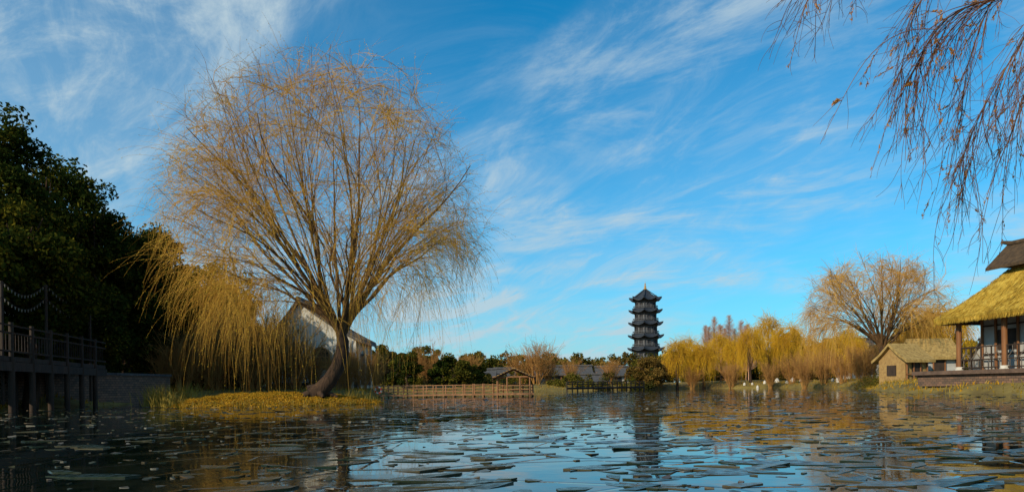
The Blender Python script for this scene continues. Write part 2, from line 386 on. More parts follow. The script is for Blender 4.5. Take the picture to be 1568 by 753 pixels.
# willow on the right bank
D1 = 60.0
mb = MB(); r = np.random.default_rng(21)
tp = [PW(1362,594,D1),PW(1361,578,D1),PW(1356,560,D1),PW(1354,545,D1),PW(1350,530,D1)]
willow(mb, r, tp, [0.5,0.4,0.35,0.32,0.26], PW(1336,474,D1), (6.4,5.8,5.2), 14, 8, 7, 8, 1.4, 0.75, 0.010,
   (M_bark,M_limb,M_twig_r,M_wleaf), 14000, 0.07, limb_r=0.16, zmin=-0.3, hang=1.7, subf=0.42)
mb.obj('willow_tree', tuple(tp[0]))

yv = []
for s in range(3):
    mb = MB(); r = np.random.default_rng(30+s)
    willow(mb, r, [(0,0,-0.2),(0.05,0.1,0.8),(0.1,0.0,1.8),(0,0.1,2.6)], [0.28,0.22,0.18,0.14], (0,0,4.9), (2.1,2.1,2.7), 8, 5, 5, 6, 1.8, 1.5, 0.012,
      (M_bark,M_limb,M_twig_y,M_yleaf), 14000, 0.14, limb_r=0.1, zmin=-0.1, hang=1.2, asp=0.3)
    yv.append(mb.mesh('yellow_willow'))
def inst(me, name, u, d, s, rz, sz=None):
    o = bpy.data.objects.new(name, me); scene.collection.objects.link(o)
    p = PW(u,592,d); z = float(ground(p[0],p[1]))
    o.location = (p[0],p[1],max(z,0.1)-0.1); o.rotation_euler = (0,0,rz); o.scale = (s,s,sz or s); return o
YW = [(1037,93,.85,.86),(1056,98,.75,.94),(1078,93,.9,.82),(1104,104,.85,.95),(1126,96,.7,.84),(1150,92,.8,1.02),(1178,98,.9,1.24),(1207,92,.85,1.06),(1234,99,.75,.9),
      (1264,90,.65,.74),(1288,97,.7,.85),(1312,86,.6,.7),(1420,80,1.0,1.05),(1455,76,.9,1.1),(1395,88,1.0,1.0),(1300,104,.9,1.05)]
for k,(u,d,s,sz) in enumerate(YW): inst(yv[k%3],'yellow_willow_tree',u,d,s,k*1.7,sz)

# evergreen trees on left
r = np.random.default_rng(50)
EV = [(-15,152,84,28,520),(72,210,76,33,540),(134,250,58,36,560),(188,308,66,38.5,560),(240,336,52,41,560),(322,392,68,47,560),(40,300,90,27,540),(120,420,70,34,590),(200,440,60,40,590),(265,420,56,44,600),(-60,300,80,24,560),(360,432,46,50,600),(300,490,70,52,600)]
for (u,vt,hw,d,vb) in EV:
    c = PW(u,(vt+vb)/2,d); rx = hw*d/F*1.05; rz_ = (vb-vt)/2*d/F
    evergreen('camphor_tree', c, (rx,rx*0.9,rz_), float(ground(c[0],c[1]))-0.1, r, nleaf=20000, size=0.18, ncl=70, m=M_gold_olive if u in (322,360,265) else M_green)
for (u,vt,hw,d,vb) in [(592,524,26,84,596),(622,532,24,80,596),(652,528,26,92,600),(562,530,20,90,600),(678,540,22,88,598),(708,548,22,86,598),(735,552,20,92,598)]:
    c = PW(u,(vt+vb)/2,d); rx = hw*d/F*1.1; rz_ = (vb-vt)/2*d/F
    evergreen('evergreen_tree', c, (rx,rx*0.9,rz_), float(ground(c[0],c[1]))-0.1, r, nleaf=9000, size=0.28, ncl=30, m=M_green if u<630 or u==678 else M_olive)
c = PW(992,568,92); evergreen('round_brown_tree', c, (2.9,2.8,2.5), 0.8, r, nleaf=9000, size=0.25, ncl=34, m=mat_leaf('bronze_leaf',[(0.05,0.035,0.01),(0.13,0.08,0.02),(0.24,0.14,0.035)],0.2,0.3))
mb = MB()
for u in np.arange(-70,175,16):
    dd = np.interp(u,[-60,162],[21.5,34])+3.2; vt = np.interp(u,[-60,170],[455,500]); c = PW(u,(vt+600)/2,dd)
    crown(mb, r, c, (1.0,1.0,(600-vt)/2*dd/F), 14, 2600, 0.15, M_green, 0.45, 0.7, 0.2)
for u in np.arange(165,400,17):
    dd = np.interp(u,[165,430],[39.5,45]); vt = np.interp(u,[165,300,430],[510,535,562])+r.uniform(-8,8); c = PW(u,(vt+602)/2,dd)
    crown(mb, r, c, (0.9,0.8,(602-vt)/2*dd/F), 14, 1900, 0.15, M_green if r.random()<.6 else M_olive, 0.45, 0.7, 0.2)
mb.obj('hedge')

# distant tree mass
mb = MB(); r = np.random.default_rng(60)
for u in np.arange(-200,1750,13):
    d = r.uniform(128,165)
    base = 541
    if u>1200: base = 512
    elif u>1000: base = 528
    vt = base+r.uniform(-4,10); c = PW(u,(vt+596)/2,d); rz_ = (596-vt)/2*d/F
    crown(mb, r, c, (r.uniform(2.2,3.6),2.5,rz_), 14, 1800, 0.6, M_far if r.random()<.35 else M_olive, 0.42)
    beam(mb, (c[0],c[1],0.5), (c[0],c[1],c[2]), 0.2, M_bark, 6, 0.1)
for u in np.arange(1180,1600,16):
    d = r.uniform(104,118); vt = r.uniform(508,535); c = PW(u,(vt+592)/2,d); rz_=(592-vt)/2*d/F
    crown(mb, r, c, (r.uniform(2.2,3.4),3,rz_), 12, 1500, 0.35, M_olive if r.random()<.6 else M_green, 0.42)
for u in np.arange(590,1010,9):
    d = r.uniform(88,108); vt = r.uniform(562,588); c = PW(u,(vt+600)/2,d); rz_=(600-vt)/2*d/F
    crown(mb, r, c, (r.uniform(.9,1.7),1.4,rz_), 8, 700, 0.25, M_far if r.random()<.5 else M_olive, 0.45)
mb.obj('distant_trees')

# dawn redwoods
mb = MB(); r = np.random.default_rng(61)
for k in range(10):
    u = 1082+k*7.4+r.uniform(-2.5,2.5); d = 135+r.uniform(-8,8); p = PW(u,592,d); top = H+(590-r.uniform(482,508))*d/F
    beam(mb,(p[0],p[1],0.5),(p[0],p[1],top),0.10,M_pink,6,0.02)
    n = 950; z = r.uniform(0.2,.98,n); a = r.uniform(0,6.28,n); ln=((1-z)**.7*2.4+.3)*r.uniform(.5,1.1,n)
    s0=np.stack([p[0]+0*a,p[1]+0*a,.5+z*(top-.5)],1); dr=np.stack([np.cos(a),np.sin(a),0*a+.75],1)*ln[:,None]
    tubes(mb, bez(s0,s0+dr*np.array([.6,.6,.3]),s0+dr,4), 0.020*np.linspace(1,.5,4)[None]*np.ones((n,1)),3,M_pink)
mb.obj('dawn_redwood_grove')

# bare shrubs
bv = []
for s in range(3):
    mb = MB(); r = np.random.default_rng(70+s)
    n = 26; a = r.uniform(0,6.28,n); t = r.uniform(0.1,0.75,n); Lh = r.uniform(0.7,1,n)
    tip = np.stack([np.cos(a)*np.sin(t)*Lh, np.sin(a)*np.sin(t)*Lh, np.cos(t)*Lh],1)
    st = np.stack([np.cos(a)*.06,np.sin(a)*.06,-0.03+0*a],1)
    S = wobble(bez(st, st+tip*np.array([.3,.3,.6]), tip, 9), 0.02, r)
    tubes(mb, S, 0.008*np.linspace(1,.25,9)[None]*r.uniform(.6,1.2,(n,1)), 5, M_brush)
    idx = np.repeat(np.arange(n),16); m_ = len(idx); p,tg = sample(S, idx, r.uniform(.2,1,m_))
    dd = nrm(tg+r.normal(size=(m_,3))*0.45+np.array([0,0,.15])); ll = r.uniform(.12,.35,m_)[:,None]
    Q = wobble(bez(p,p+dd*ll*.5+np.array([0,0,.01]),p+dd*ll+np.array([0,0,0.02]),6),0.01,r)
    tubes(mb, Q, 0.003*np.linspace(1,.4,6)[None]*np.ones((m_,1)), 3, M_brush)
    idx = np.repeat(np.arange(m_),5); k_ = len(idx); p,tg = sample(Q, idx, r.uniform(.3,1,k_))
    dd = nrm(tg+r.normal(size=(k_,3))*0.5); ll = r.uniform(.05,.16,k_)[:,None]
    tubes(mb, bez(p,p+dd*ll*.5,p+dd*ll,4), 0.002*np.linspace(1,.5,4)[None]*np.ones((k_,1)), 3, M_brush)
    bv.append(mb.mesh('bare_shrub'))
for k,(u,d,h) in enumerate([(278,40,3.6),(312,41.5,3.4),(345,42.5,4.6),(378,42.5,5.2),(405,43,5.0),(432,44.5,4.2),(452,44.3,3.4),(300,43,4.6),(532,45,2.8),(362,44,3.8),(418,44,3.6),(520,44.5,2.2),(478,45,2.2),(392,41.8,3.0),(330,41.2,2.6),
      (250,39.5,2.8),(556,46,2.8),(574,52,3.0),(822,96,6.0),(800,98,4.5),(840,100,4.0),(715,90,4.0),(655,90,5.0),(875,96,3.4),(935,96,3.6),(1010,96,4),(1232,76,3.5),(1262,78,4.0),(1290,74,3.4),(1318,70,3.6),(1335,72,3.8),(1212,84,3.5),(1180,84,3),(1120,90,3.2),(1060,92,3.0),(1400,62,3.5),(1385,66,4.5),(1430,60,3.0)]):
    inst(bv[k%3],'bare_shrub',u,d,h,k*2.1)

# bank grass tufts
mb = MB(); r = np.random.default_rng(80)
n = 100000; x = r.uniform(-26,48,n); y = r.uniform(20,102,n); s = sdist(x,y)
k = (s>0.0)&(s<9)&(r.uniform(0,1,n)<np.exp(-s/3.0)+0.12)&((x<0)|(y>34)|(s<1.6)); P = np.stack([x,y,ground(x,y)],1)[k]
P = P[P[:,2]>0]
blades(mb, P[::2], 0.26, 0.02, M_reed, r, 0.4); blades(mb, P[1::2], 0.18, 0.03, M_litter, r, 0.5)
mb.obj('bank_grass_tufts')
mb = MB()
c0 = PW(1385,585,56)
crown(mb, r, c0+np.array([0,0,0.1]), (3.6,1.6,0.85), 30, 9000, 0.13, M_olive, 0.5, 0.4)
c0 = PW(1335,592,60)
crown(mb, r, c0+np.array([0,0,0.1]), (1.6,1.2,0.6), 14, 3000, 0.13, M_far, 0.5, 0.4)
mb.obj('bank_bush')
mb = MB()
for u in [1140,1152,1160,1171,1190,1205,1214,1226,1240,1252,1275,1284]:
    d = r.uniform(84,90) if u<1230 else r.uniform(74,80); p = PW(u,592,d); z = float(ground(p[0],p[1])); h = r.uniform(.3,.6)
    nA=7; an = np.linspace(0,2*math.pi,nA,endpoint=False); rg=[]
    for f,zz in ((1,-.1),(1.05,.35),(.7,.8),(.2,1.0)):
        rg.append(np.stack([p[0]+np.cos(an)*h*.45*f*r.uniform(.8,1.2,nA),p[1]+np.sin(an)*h*.45*f,z+h*zz+0*an],1))
    V = np.concatenate(rg); ii = np.arange(nA); q=[]
    for L_ in range(3): q.append(np.stack([L_*nA+ii,L_*nA+(ii+1)%nA,(L_+1)*nA+(ii+1)%nA,(L_+1)*nA+ii],1))
    mb.add(V, np.concatenate(q), M_stone); mb.poly(rg[-1], M_stone)
mb.obj('white_bank_stones')

# ------------------------------------------------------------ pagoda
pc = PW(990,592,311); px,py = pc[0],pc[1]
par = empty('pagoda', (px,py,0))
def ring_pts(Ra, z, lift, nseg=6, curve=0.0):
    out=[]
    for k in range(8):
        a0 = (k-0.5)*math.pi/4+.12; a1 = (k+0.5)*math.pi/4+.12
        A_ = np.array([math.cos(a0),math.sin(a0)]); B_ = np.array([math.cos(a1),math.sin(a1)])
        for s in range(nseg):
            t = s/nseg; c = abs(2*t-1)**2.2
            p = (A_*(1-t)+B_*t)*Ra*(1+curve*c)
            out.append((px+p[0],py+p[1],z+lift*c))
    return np.array(out)
def loft(mb, rings, m, smooth=False):
    n = len(rings[0]); V = np.concatenate(rings); ii = np.arange(n); q=[]
    for k in range(len(rings)-1): q.append(np.stack([k*n+ii,k*n+(ii+1)%n,(k+1)*n+(ii+1)%n,(k+1)*n+ii],1))
    mb.add(V,np.concatenate(q),m,smooth)
roofs = MB(); body = MB(); trim = MB()
def zv(v): return H+(589.1-v)*311/F
eaves = [460,478,497,516.5,536,556,576]
for k,ve in enumerate(eaves):
    ze = zv(ve); Re = 6.7+0.22*k; Rb = 4.7+0.2*k
    if k==0:
        rg = [ring_pts(Re,ze-0.35,1.2,curve=.1),ring_pts(Re,ze,1.2,curve=.1),ring_pts(Re*.72,ze+1.1,.4,curve=.05),ring_pts(Re*.42,ze+2.8,.1),ring_pts(Re*.16,ze+4.4,0),ring_pts(.4,ze+5.2,0)]
    else:
        rg = [ring_pts(Re,ze-0.35,1.0,curve=.1),ring_pts(Re,ze,1.0,curve=.1),ring_pts(Re*.87,ze+.6,.35,curve=.04),ring_pts(Rb+.3,ze+1.6,0)]
    loft(roofs, rg, M_pag_roof)
    loft(roofs, [ring_pts(Rb-.2,ze-.3,0),ring_pts(Re,ze-0.35,1.0 if k else 1.2,curve=.1)], M_pag_body)
    for c8 in range(8):
        a = (c8+.5)*math.pi/4+.12; ca,sa = math.cos(a),math.sin(a); prev=None
        for (rr_,zz_) in ((Rb+.3 if k else .6,(1.65 if k else 5.0)),(Re*.85,.85 if k else 1.3),(Re*1.11,1.25 if k else 1.4)):
            q_ = np.array([px+ca*rr_,py+sa*rr_,ze+zz_])
            if prev is not None: beam(roofs,prev,q_,.2,M_pag_roof,5)
            prev = q_
    zt = ze-.3; zb = (zv(eaves[k+1])+1.6) if k<6 else 0.3
    loft(body,[ring_pts(Rb-.3,zb,0),ring_pts(Rb-.3,zt,0)],M_pag_body)
    loft(trim,[ring_pts(Rb-.1,zt-.7,0),ring_pts(Rb+1.1,zt,0)],M_pag_body)
    loft(trim,[ring_pts(Rb-.1,zt-.85,0),ring_pts(Rb+.1,zt-.62,0)],M_pag_trim)
    loft(trim,[ring_pts(Rb+.1,zb,0),ring_pts(Rb+.9,zb+.1,0),ring_pts(Rb+.9,zb+.3,0),ring_pts(Rb-.3,zb+.32,0)],M_pag_trim)
    for zz in (zb+.75,zb+1.15): loft(trim,[ring_pts(Rb+.85,zz,0),ring_pts(Rb+.85,zz+.14,0),ring_pts(Rb+.75,zz+.14,0),ring_pts(Rb+.75,zz,0)],M_pag_trim)
    for c8 in range(8):
        a0=(c8-.5)*math.pi/4+.12; a1=(c8+.5)*math.pi/4+.12
        A_=np.array([math.cos(a0),math.sin(a0)]); B_=np.array([math.cos(a1),math.sin(a1)])
        for t in (0,.33,.67):
            p_=(A_*(1-t)+B_*t)*(Rb-.15); beam(trim,(px+p_[0],py+p_[1],zb),(px+p_[0],py+p_[1],zt-.7),.16,M_pag_body,6)
            p_=(A_*(1-t)+B_*t)*(Rb+.8); beam(trim,(px+p_[0],py+p_[1],zb+.3),(px+p_[0],py+p_[1],zb+1.2),.07,M_pag_trim,4)
        mid=(A_+B_)/2; n_=mid/np.linalg.norm(mid); tn=np.array([-n_[1],n_[0]])
        ctr=mid*(Rb-.3)+n_*.03
        for off in (-.33,.33):
            w_=.3*(Rb*.27); o_=ctr+tn*off*Rb*.7
            zc=[(zb+.5),(zt-1.1)]
            V=[(px+o_[0]-tn[0]*w_,py+o_[1]-tn[1]*w_,zc[0]),(px+o_[0]+tn[0]*w_,py+o_[1]+tn[1]*w_,zc[0]),(px+o_[0]+tn[0]*w_,py+o_[1]+tn[1]*w_,zc[1]),(px+o_[0]-tn[0]*w_,py+o_[1]-tn[1]*w_,zc[1])]
            trim.poly(V,M_pag_trim)
zt = zv(460)+5.2
fin = MB()
prof=[(.55,0),(.75,.4),(.35,.8),(.6,1.2),(.25,1.6),(.45,1.9),(.18,2.2),(.35,2.6),(.1,3.0),(.04,4.0)]
loft(fin,[ring_pts(a,zt+b-.3,0,1) for a,b in prof],M_gold)
for n_,m_ in (('roofs',roofs),('body',body),('balconies_and_columns',trim),('finial',fin)):
    o = m_.obj(n_,(px,py,0)); o.location=(0,0,0); o.parent=par

# ------------------------------------------------------------ generic gable building (axis: ridge along local x)
def gable(mb, c, L_, Wd, zb, ze, zr, wallm, roofm, rz=0, over=0.5, thick=0.18, sag=0.0, asym=0.0):
    co,si = math.cos(rz),math.sin(rz)
    def T(p): p=np.asarray(p,float).reshape(-1,3); return np.stack([c[0]+p[:,0]*co-p[:,1]*si, c[1]+p[:,0]*si+p[:,1]*co, p[:,2]],1)
    hx,hy = L_/2,Wd/2
    mb.poly(T([(-hx,-hy,zb),(hx,-hy,zb),(hx,-hy,ze),(-hx,-hy,ze)]),wallm)
    mb.poly(T([(hx,hy,zb),(-hx,hy,zb),(-hx,hy,ze),(hx,hy,ze)]),wallm)
    y0 = asym
    for s in (-1,1): mb.poly(T([(s*hx,-hy,zb),(s*hx,hy,zb),(s*hx,hy,ze),(s*hx,y0,zr-.05),(s*hx,-hy,ze)]),wallm)
    K=6
    for s in (-1,1):
        prof=[]
        for k in range(K+1):
            t=k/K; yy=y0+(s*(hy+over)-y0)*t; zz=zr+(ze-over*(zr-ze)/hy*.6-zr)*t-sag*math.sin(math.pi*t)
            prof.append((yy,zz))
        X0,X1=-hx-over*.7,hx+over*.7
        up=[[(X0,y,z+thick) for y,z in prof],[(X1,y,z+thick) for y,z in prof]]
        dn=[[(X0,y,z) for y,z in prof],[(X1,y,z) for y,z in prof]]
        for A_,B_ in ((up[0],up[1]),(dn[0],dn[1]),(up[0],dn[0]),(up[1],dn[1])):
            V=T(A_+B_); n=K+1; ii=np.arange(K); mb.add(V,np.stack([ii,ii+1,n+ii+1,n+ii],1),roofm)
        mb.poly(T([up[0][-1],up[1][-1],dn[1][-1],dn[0][-1]]),roofm)
    return T
dH = 47.0; LH=4.6
pL = PW(418,592,dH)[0]; pR = PW(546,592,dH)[0]; apx = PW(460,592,dH)[0]
cx = (pL+pR)/2; Wd = pR-pL
zr = PW(460,464,dH)[2]; ze = PW(550,520,dH)[2]
mb = MB()
T = gable(mb,(cx,dH+LH/2),LH,Wd,0.6,ze,zr,M_wall,M_tile,rz=math.pi/2,over=.45,thick=.26,sag=.18,asym=(cx-apx))
beam(mb,(apx,dH-.4,zr+.28),(apx,dH+LH+.4,zr+.28),.16,M_tile,6)
for s,xe in ((-1,pL-.45),(1,pR+.45)):
    for yy in np.arange(dH-.3,dH+LH+.2,.32):
        n=7; t=np.linspace(0,1,n); zz=zr+.25+((ze-.45*(zr-ze)/(Wd/2)*.6)-zr)*t-.18*np.sin(math.pi*t)+.03
        tubes(mb,np.stack([apx+(xe-apx)*t,np.full(n,yy),zz],1),np.full(n,.07),5,M_tile)
wx_,wz = PW(492,537,dH)[0],PW(492,545,dH)[2]
an=np.linspace(0,math.pi,13); wr=.6
outl=[(wx_+wr,dH-.03,wz-.75),(wx_+wr*1,dH-.03,wz)]+[(wx_+wr*math.cos(a),dH-.03,wz+wr*math.sin(a)) for a in an[1:]]+[(wx_-wr,dH-.03,wz-.75)]
mb.poly(outl,M_glass)
for a,b in zip(outl,outl[1:]+outl[:1]): beam(mb,np.array(a)-[0,.04,0],np.array(b)-[0,.04,0],.06,M_wood,4)
for k in (-.3,0,.3): beam(mb,(wx_+k,dH-.07,wz-.75),(wx_+k,dH-.07,wz+math.sqrt(wr*wr-k*k)),.03,M_wood,4)
for k in (-.4,-.05,.3): beam(mb,(wx_-wr*.95,dH-.08,wz+k),(wx_+wr*.95,dH-.08,wz+k),.025,M_wood,4)
xr=PW(540,592,dH-.6)[0]
beam(mb,(xr,dH-.7,.6),(xr,dH-.7,ze-.1),.11,M_wall,8)
xa=PW(512,592,dH)[0]
box(mb,((xr+xa)/2,dH-.06,1.9),(abs(xr-xa),.08,2.4),M_wood_dk)  # flat dark sheet behind the post, painting the shade of a recess
box(mb,(pR+.05,dH+LH/2,2.0),(.08,LH-.6,2.2),M_wood_dk)
for yy in (0.3,2.3,4.3): beam(mb,(pR+.12,dH+yy,.6),(pR+.12,dH+yy,ze),.1,M_wall,6)
box(mb,(cx,dH-.05,.85),(Wd+.2,.16,.5),M_tile)
mb.obj('white_house',(cx,dH,0))

for (u0,u1,vt,ve,d) in [(822,905,562,573,120),(918,962,563,574,116),(760,835,565,575,128),(700,756,567,576,125),(1280,1345,520,545,104),(880,930,575,585,112),(1530,1700,520,548,80)]:
    mb=MB(); a=PW(u0,592,d); b=PW(u1,592,d)
    z1=PW((u0+u1)/2,vt,d)[2]; z0=PW((u0+u1)/2,ve,d)[2]
    gable(mb,((a[0]+b[0])/2,d+2.5),b[0]-a[0],5.5,.3,z0,z1,M_wood_dk if u0 in(822,760,700) else (M_wall2 if u0!=880 else M_wood),M_tile,over=.7,sag=.25)
    for xx in np.arange(a[0]+1,b[0]-1,2.2):
        box(mb,(xx,d-.28,(z0+.3)/2+.2),(1.1,.06,(z0-.3)*.45),M_glass); 
        beam(mb,(xx+1.1,d-.5,.3),(xx+1.1,d-.5,z0),.12,M_wood_br,6)
    beam(mb,(a[0]-.6,d+2.5,z1+.3),(b[0]+.6,d+2.5,z1+.3),.22,M_tile,6)
    mb.obj('tiled_hall',((a[0]+b[0])/2,d,0))

# ------------------------------------------------------------ boardwalk with railing + pavilion
mb=MB(); d=44.5
x0=PW(572,592,d)[0]; x1=PW(816,592,d)[0]
dk=.14
box(mb,((x0+x1)/2,d+.9,dk),(x1-x0,1.8,.1),M_wood)
for side in (0.05,1.75):
    n=int((x1-x0)/.62)
    for k in range(n+1):
        x=x0+(x1-x0)*k/n
        beam(mb,(x,d+side,-.6),(x,d+side,dk+.68+.03*math.sin(k*7)),.05,M_wood,6)
    for zz in (dk+.22,dk+.42,dk+.62): beam(mb,(x0,d+side,zz),(x1,d+side,zz),.032,M_wood,4)
mb.obj('boardwalk',((x0+x1)/2,d,0))
mb=MB(); gx0=PW(762,592,d-1.5)[0]; gx1=PW(811,592,d-1.5)[0]; gy0=d-2.3; gy1=d-.15
box(mb,((gx0+gx1)/2,(gy0+gy1)/2,dk+.02),(gx1-gx0+.5,gy1-gy0+.1,.12),M_wood)
ez=PW(787,577,d-1.5)[2]; rz_=PW(787,565,d-1.5)[2]
for x in (gx0,(gx0+gx1)/2-.4,(gx0+gx1)/2+.4,gx1):
    for y in (gy0,gy1): beam(mb,(x,y,-.6),(x,y,ez),.05,M_wood,6)
for y in (gy0,gy1):
    for z in (dk+.3,dk+.55): beam(mb,(gx0,y,z),(gx1,y,z),.03,M_wood,4)
    beam(mb,(gx0-.3,y,ez),(gx1+.3,y,ez),.05,M_wood,4)
    beam(mb,(gx0,y,ez),((gx0+gx1)/2,y,rz_),.04,M_wood,4); beam(mb,(gx1,y,ez),((gx0+gx1)/2,y,rz_),.04,M_wood,4)
cxg=(gx0+gx1)/2
for s in (-1,1):
    xe=cxg+s*((gx1-gx0)/2+.25)
    for k in range(14):
        t0=k/14; t1=(k+1.3)/14
        xa=cxg+(xe-cxg)*t0; xb=cxg+(xe-cxg)*t1; za=rz_+(ez-.08-rz_)*t0; zb_=rz_+(ez-.08-rz_)*t1
        V=[(xa,gy0-.3,za+.05),(xb,gy0-.3,zb_+.1),(xb,gy1+.1,zb_+.1),(xa,gy1+.1,za+.05)]
        V2=[(a,b,c-.05) for a,b,c in V]
        mb.add(V+V2,[[0,1,2,3],[4,7,6,5],[0,4,5,1],[2,6,7,3],[1,5,6,2],[0,3,7,4]],M_deck if k%2 else M_straw)
mb.obj('gazebo',(cxg,d,0))
mb=MB(); ja=PW(868,592,74); jb=PW(986,592,84)
n=16
for k in range(n+1):
    p=ja+(jb-ja)*k/n; beam(mb,(p[0],p[1],-.6),(p[0],p[1],1.1),.07,M_wood_dk,6)
for z,w in ((.35,.14),(.8,.05),(1.05,.05)): beam(mb,(ja[0],ja[1],z),(jb[0],jb[1],z),w,M_wood_dk,4)
mb.obj('jetty',(ja[0],ja[1],0))
mb=MB(); p=PW(580,600,d)
for k in range(4):
    aa=np.linspace(k*math.pi/2,(k+1)*math.pi/2,7); 
    for half,mm in ((aa[:4],M_red),(aa[3:],M_stone)):
        tubes(mb,np.stack([p[0]+.2*np.cos(half),np.full(4,d-.1),.5+.2*np.sin(half)],1),np.full(4,.05),8,mm)
mb.obj('lifebuoy',(p[0],d,.5))

# ------------------------------------------------------------ left deck with railing, revetment, light string
mb=MB(); A0=PW(-60,592,19.5); A0[2]=0; B0=PW(162,592,31); B0[2]=0
e=(B0-A0)/np.linalg.norm(B0-A0); nrm_=np.array([-e[1],e[0],0]); Ld=np.linalg.norm(B0-A0); zd=1.75
if nrm_[0]>0: nrm_=-nrm_
rzD=math.atan2(e[1],e[0]); c=(A0+B0)/2+nrm_*1.2
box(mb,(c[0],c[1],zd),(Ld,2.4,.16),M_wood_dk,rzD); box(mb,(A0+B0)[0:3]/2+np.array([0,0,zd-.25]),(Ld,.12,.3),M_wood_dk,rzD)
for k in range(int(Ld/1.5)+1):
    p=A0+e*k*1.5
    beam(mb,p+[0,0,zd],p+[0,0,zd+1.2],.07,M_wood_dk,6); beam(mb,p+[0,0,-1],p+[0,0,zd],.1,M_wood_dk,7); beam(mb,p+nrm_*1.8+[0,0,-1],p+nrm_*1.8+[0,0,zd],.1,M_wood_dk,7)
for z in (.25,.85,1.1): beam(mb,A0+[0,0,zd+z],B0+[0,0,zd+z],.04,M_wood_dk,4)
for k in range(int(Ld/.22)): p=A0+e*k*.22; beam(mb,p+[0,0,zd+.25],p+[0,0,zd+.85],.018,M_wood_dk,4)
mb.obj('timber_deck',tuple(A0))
mb=MB()
W0=[(-20.5,10),(-19.9,20),(-20.3,30),(-19.6,33.5),(-19.2,37.8)]
for (a,b) in zip(W0[:-1],W0[1:]):
    a=np.array(a);b=np.array(b);c=(a+b)/2;l=np.linalg.norm(b-a); box(mb,(c[0],c[1],.45),(l+.15,.5,2.0),M_brick,math.atan2(b[1]-a[1],b[0]-a[0]))
    box(mb,(c[0],c[1],1.5),(l+.25,.62,.12),M_tile,math.atan2(b[1]-a[1],b[0]-a[0]))
mb.obj('stone_revetment_wall',(-19,33,0))
mb=MB(); tops=[]
for u,d_,vt in ((-40,21,425),(2,23,430),(70,25.5,436),(137,29.5,455)):
    p=PW(u,vt,d_); tops.append(p); beam(mb,(p[0],p[1],zd-1.5),p,.05,M_wood_dk,6)
for a,b in zip(tops[:-1],tops[1:]):
    for off in (0,.5):
        t=np.linspace(0,1,15); Pq=a+(b-a)*t[:,None]; Pq[:,2]-= (off+.45*np.sin(math.pi*t)); tubes(mb,Pq,np.full(15,.012),4,M_wood_dk)
        for q_ in Pq[1:-1]:
            beam(mb,q_,q_-[0,0,.1],.025,M_bulb,5,.012)
mb.obj('festoon_lights',tuple(tops[2]))

# ------------------------------------------------------------ thatched pavilion right
Ao=np.array([22.3,36.0]); e1=np.array([1,-8.])/math.sqrt(65); e2=np.array([8.,1])/math.sqrt(65)
def LQ(s,w,z): q_=Ao+e1*s+e2*w; return np.array([q_[0],q_[1],z])
par=empty('thatched_pavilion',tuple(LQ(5,3,0)))
rt=MB(); Ls,Ws=12.0,6.4; ezp=3.85; rzp=6.9
def roofpt(s,w):
    dW=min(w,Ws-w)/(Ws/2); dS=min(s,Ls-s)/2.4
    t=np.clip(min(dW,dS),0,1)
    return ezp+(rzp-ezp)*(0.72*t+0.28*t*t)
ns_,nw_=60,33
S_=np.linspace(0,Ls,ns_); Wv=np.linspace(0,Ws,nw_); rr=np.random.default_rng(5)
up=np.array([LQ(s,w,roofpt(s,w)+rr.normal()*.025) for s in S_ for w in Wv])
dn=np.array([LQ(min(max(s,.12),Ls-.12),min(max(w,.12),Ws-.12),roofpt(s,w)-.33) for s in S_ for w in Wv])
i,j=np.meshgrid(np.arange(nw_-1),np.arange(ns_-1)); q=(j*nw_+i).ravel(); fq=np.stack([q,q+1,q+nw_+1,q+nw_],1)
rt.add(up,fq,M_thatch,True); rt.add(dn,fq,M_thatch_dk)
bd=[k for k in range(nw_)]+[j*nw_+nw_-1 for j in range(1,ns_)]+[(ns_-1)*nw_+k for k in range(nw_-2,-1,-1)]+[j*nw_ for j in range(ns_-2,0,-1)]
nb=len(bd); V=np.concatenate([up[bd],dn[bd]]); ii=np.arange(nb); rt.add(V,np.stack([ii,(ii+1)%nb,nb+(ii+1)%nb,nb+ii],1),M_thatch)
n=15000; s=rr.uniform(0,Ls,n); w=rr.uniform(0,Ws,n)
C=np.array([LQ(a,b,roofpt(a,b)+.02) for a,b in zip(s,w)])
eps=.05; gr=np.array([[(roofpt(min(a+eps,Ls),b)-roofpt(a,b))/eps,(roofpt(a,min(b+eps,Ws))-roofpt(a,b))/eps] for a,b in zip(s,w)])
dirn=np.stack([e1[0]*gr[:,0]+e2[0]*gr[:,1],e1[1]*gr[:,0]+e2[1]*gr[:,1],(gr**2).sum(1)],1)
M_strand=mat_leaf('thatch_strand',[(0.22,0.13,0.025),(0.44,0.285,0.045),(0.62,0.43,0.09)],0.2,0.8)
leaves(rt,C,0.38,0.06,M_strand,rr,up=nrm(dirn)*2.2)
n=2600; t=rr.uniform(0,2*(Ls+Ws),n); F_=[]
for a in t:
    if a<Ls: F_.append(LQ(a,0.02,ezp-.2))
    elif a<Ls+Ws: F_.append(LQ(Ls,a-Ls,ezp-.2))
    elif a<2*Ls+Ws: F_.append(LQ(a-Ls-Ws,Ws,ezp-.2))
    else: F_.append(LQ(0,a-2*Ls-Ws,ezp-.2))
leaves(rt,np.array(F_),0.32,0.1,M_strand,rr,up=np.array([[0,0,-1.5]]))
o=rt.obj('thatched_roof',tuple(par.location)); o.location=(0,0,0); o.parent=par
cp=MB()
for sgn in (-1,1):
    V=[]
    for s_ in (1.2,Ls-1.2):
        V+= [LQ(s_,Ws/2,rzp+.5),LQ(s_,Ws/2+sgn*1.25,rzp-.72)]
    V=np.array(V); V2=V+[0,0,.14]
    cp.add(np.concatenate([V,V2]),[[0,1,3,2],[4,6,7,5],[0,4,5,1],[2,3,7,6],[1,5,7,3]],M_thatch_dk)
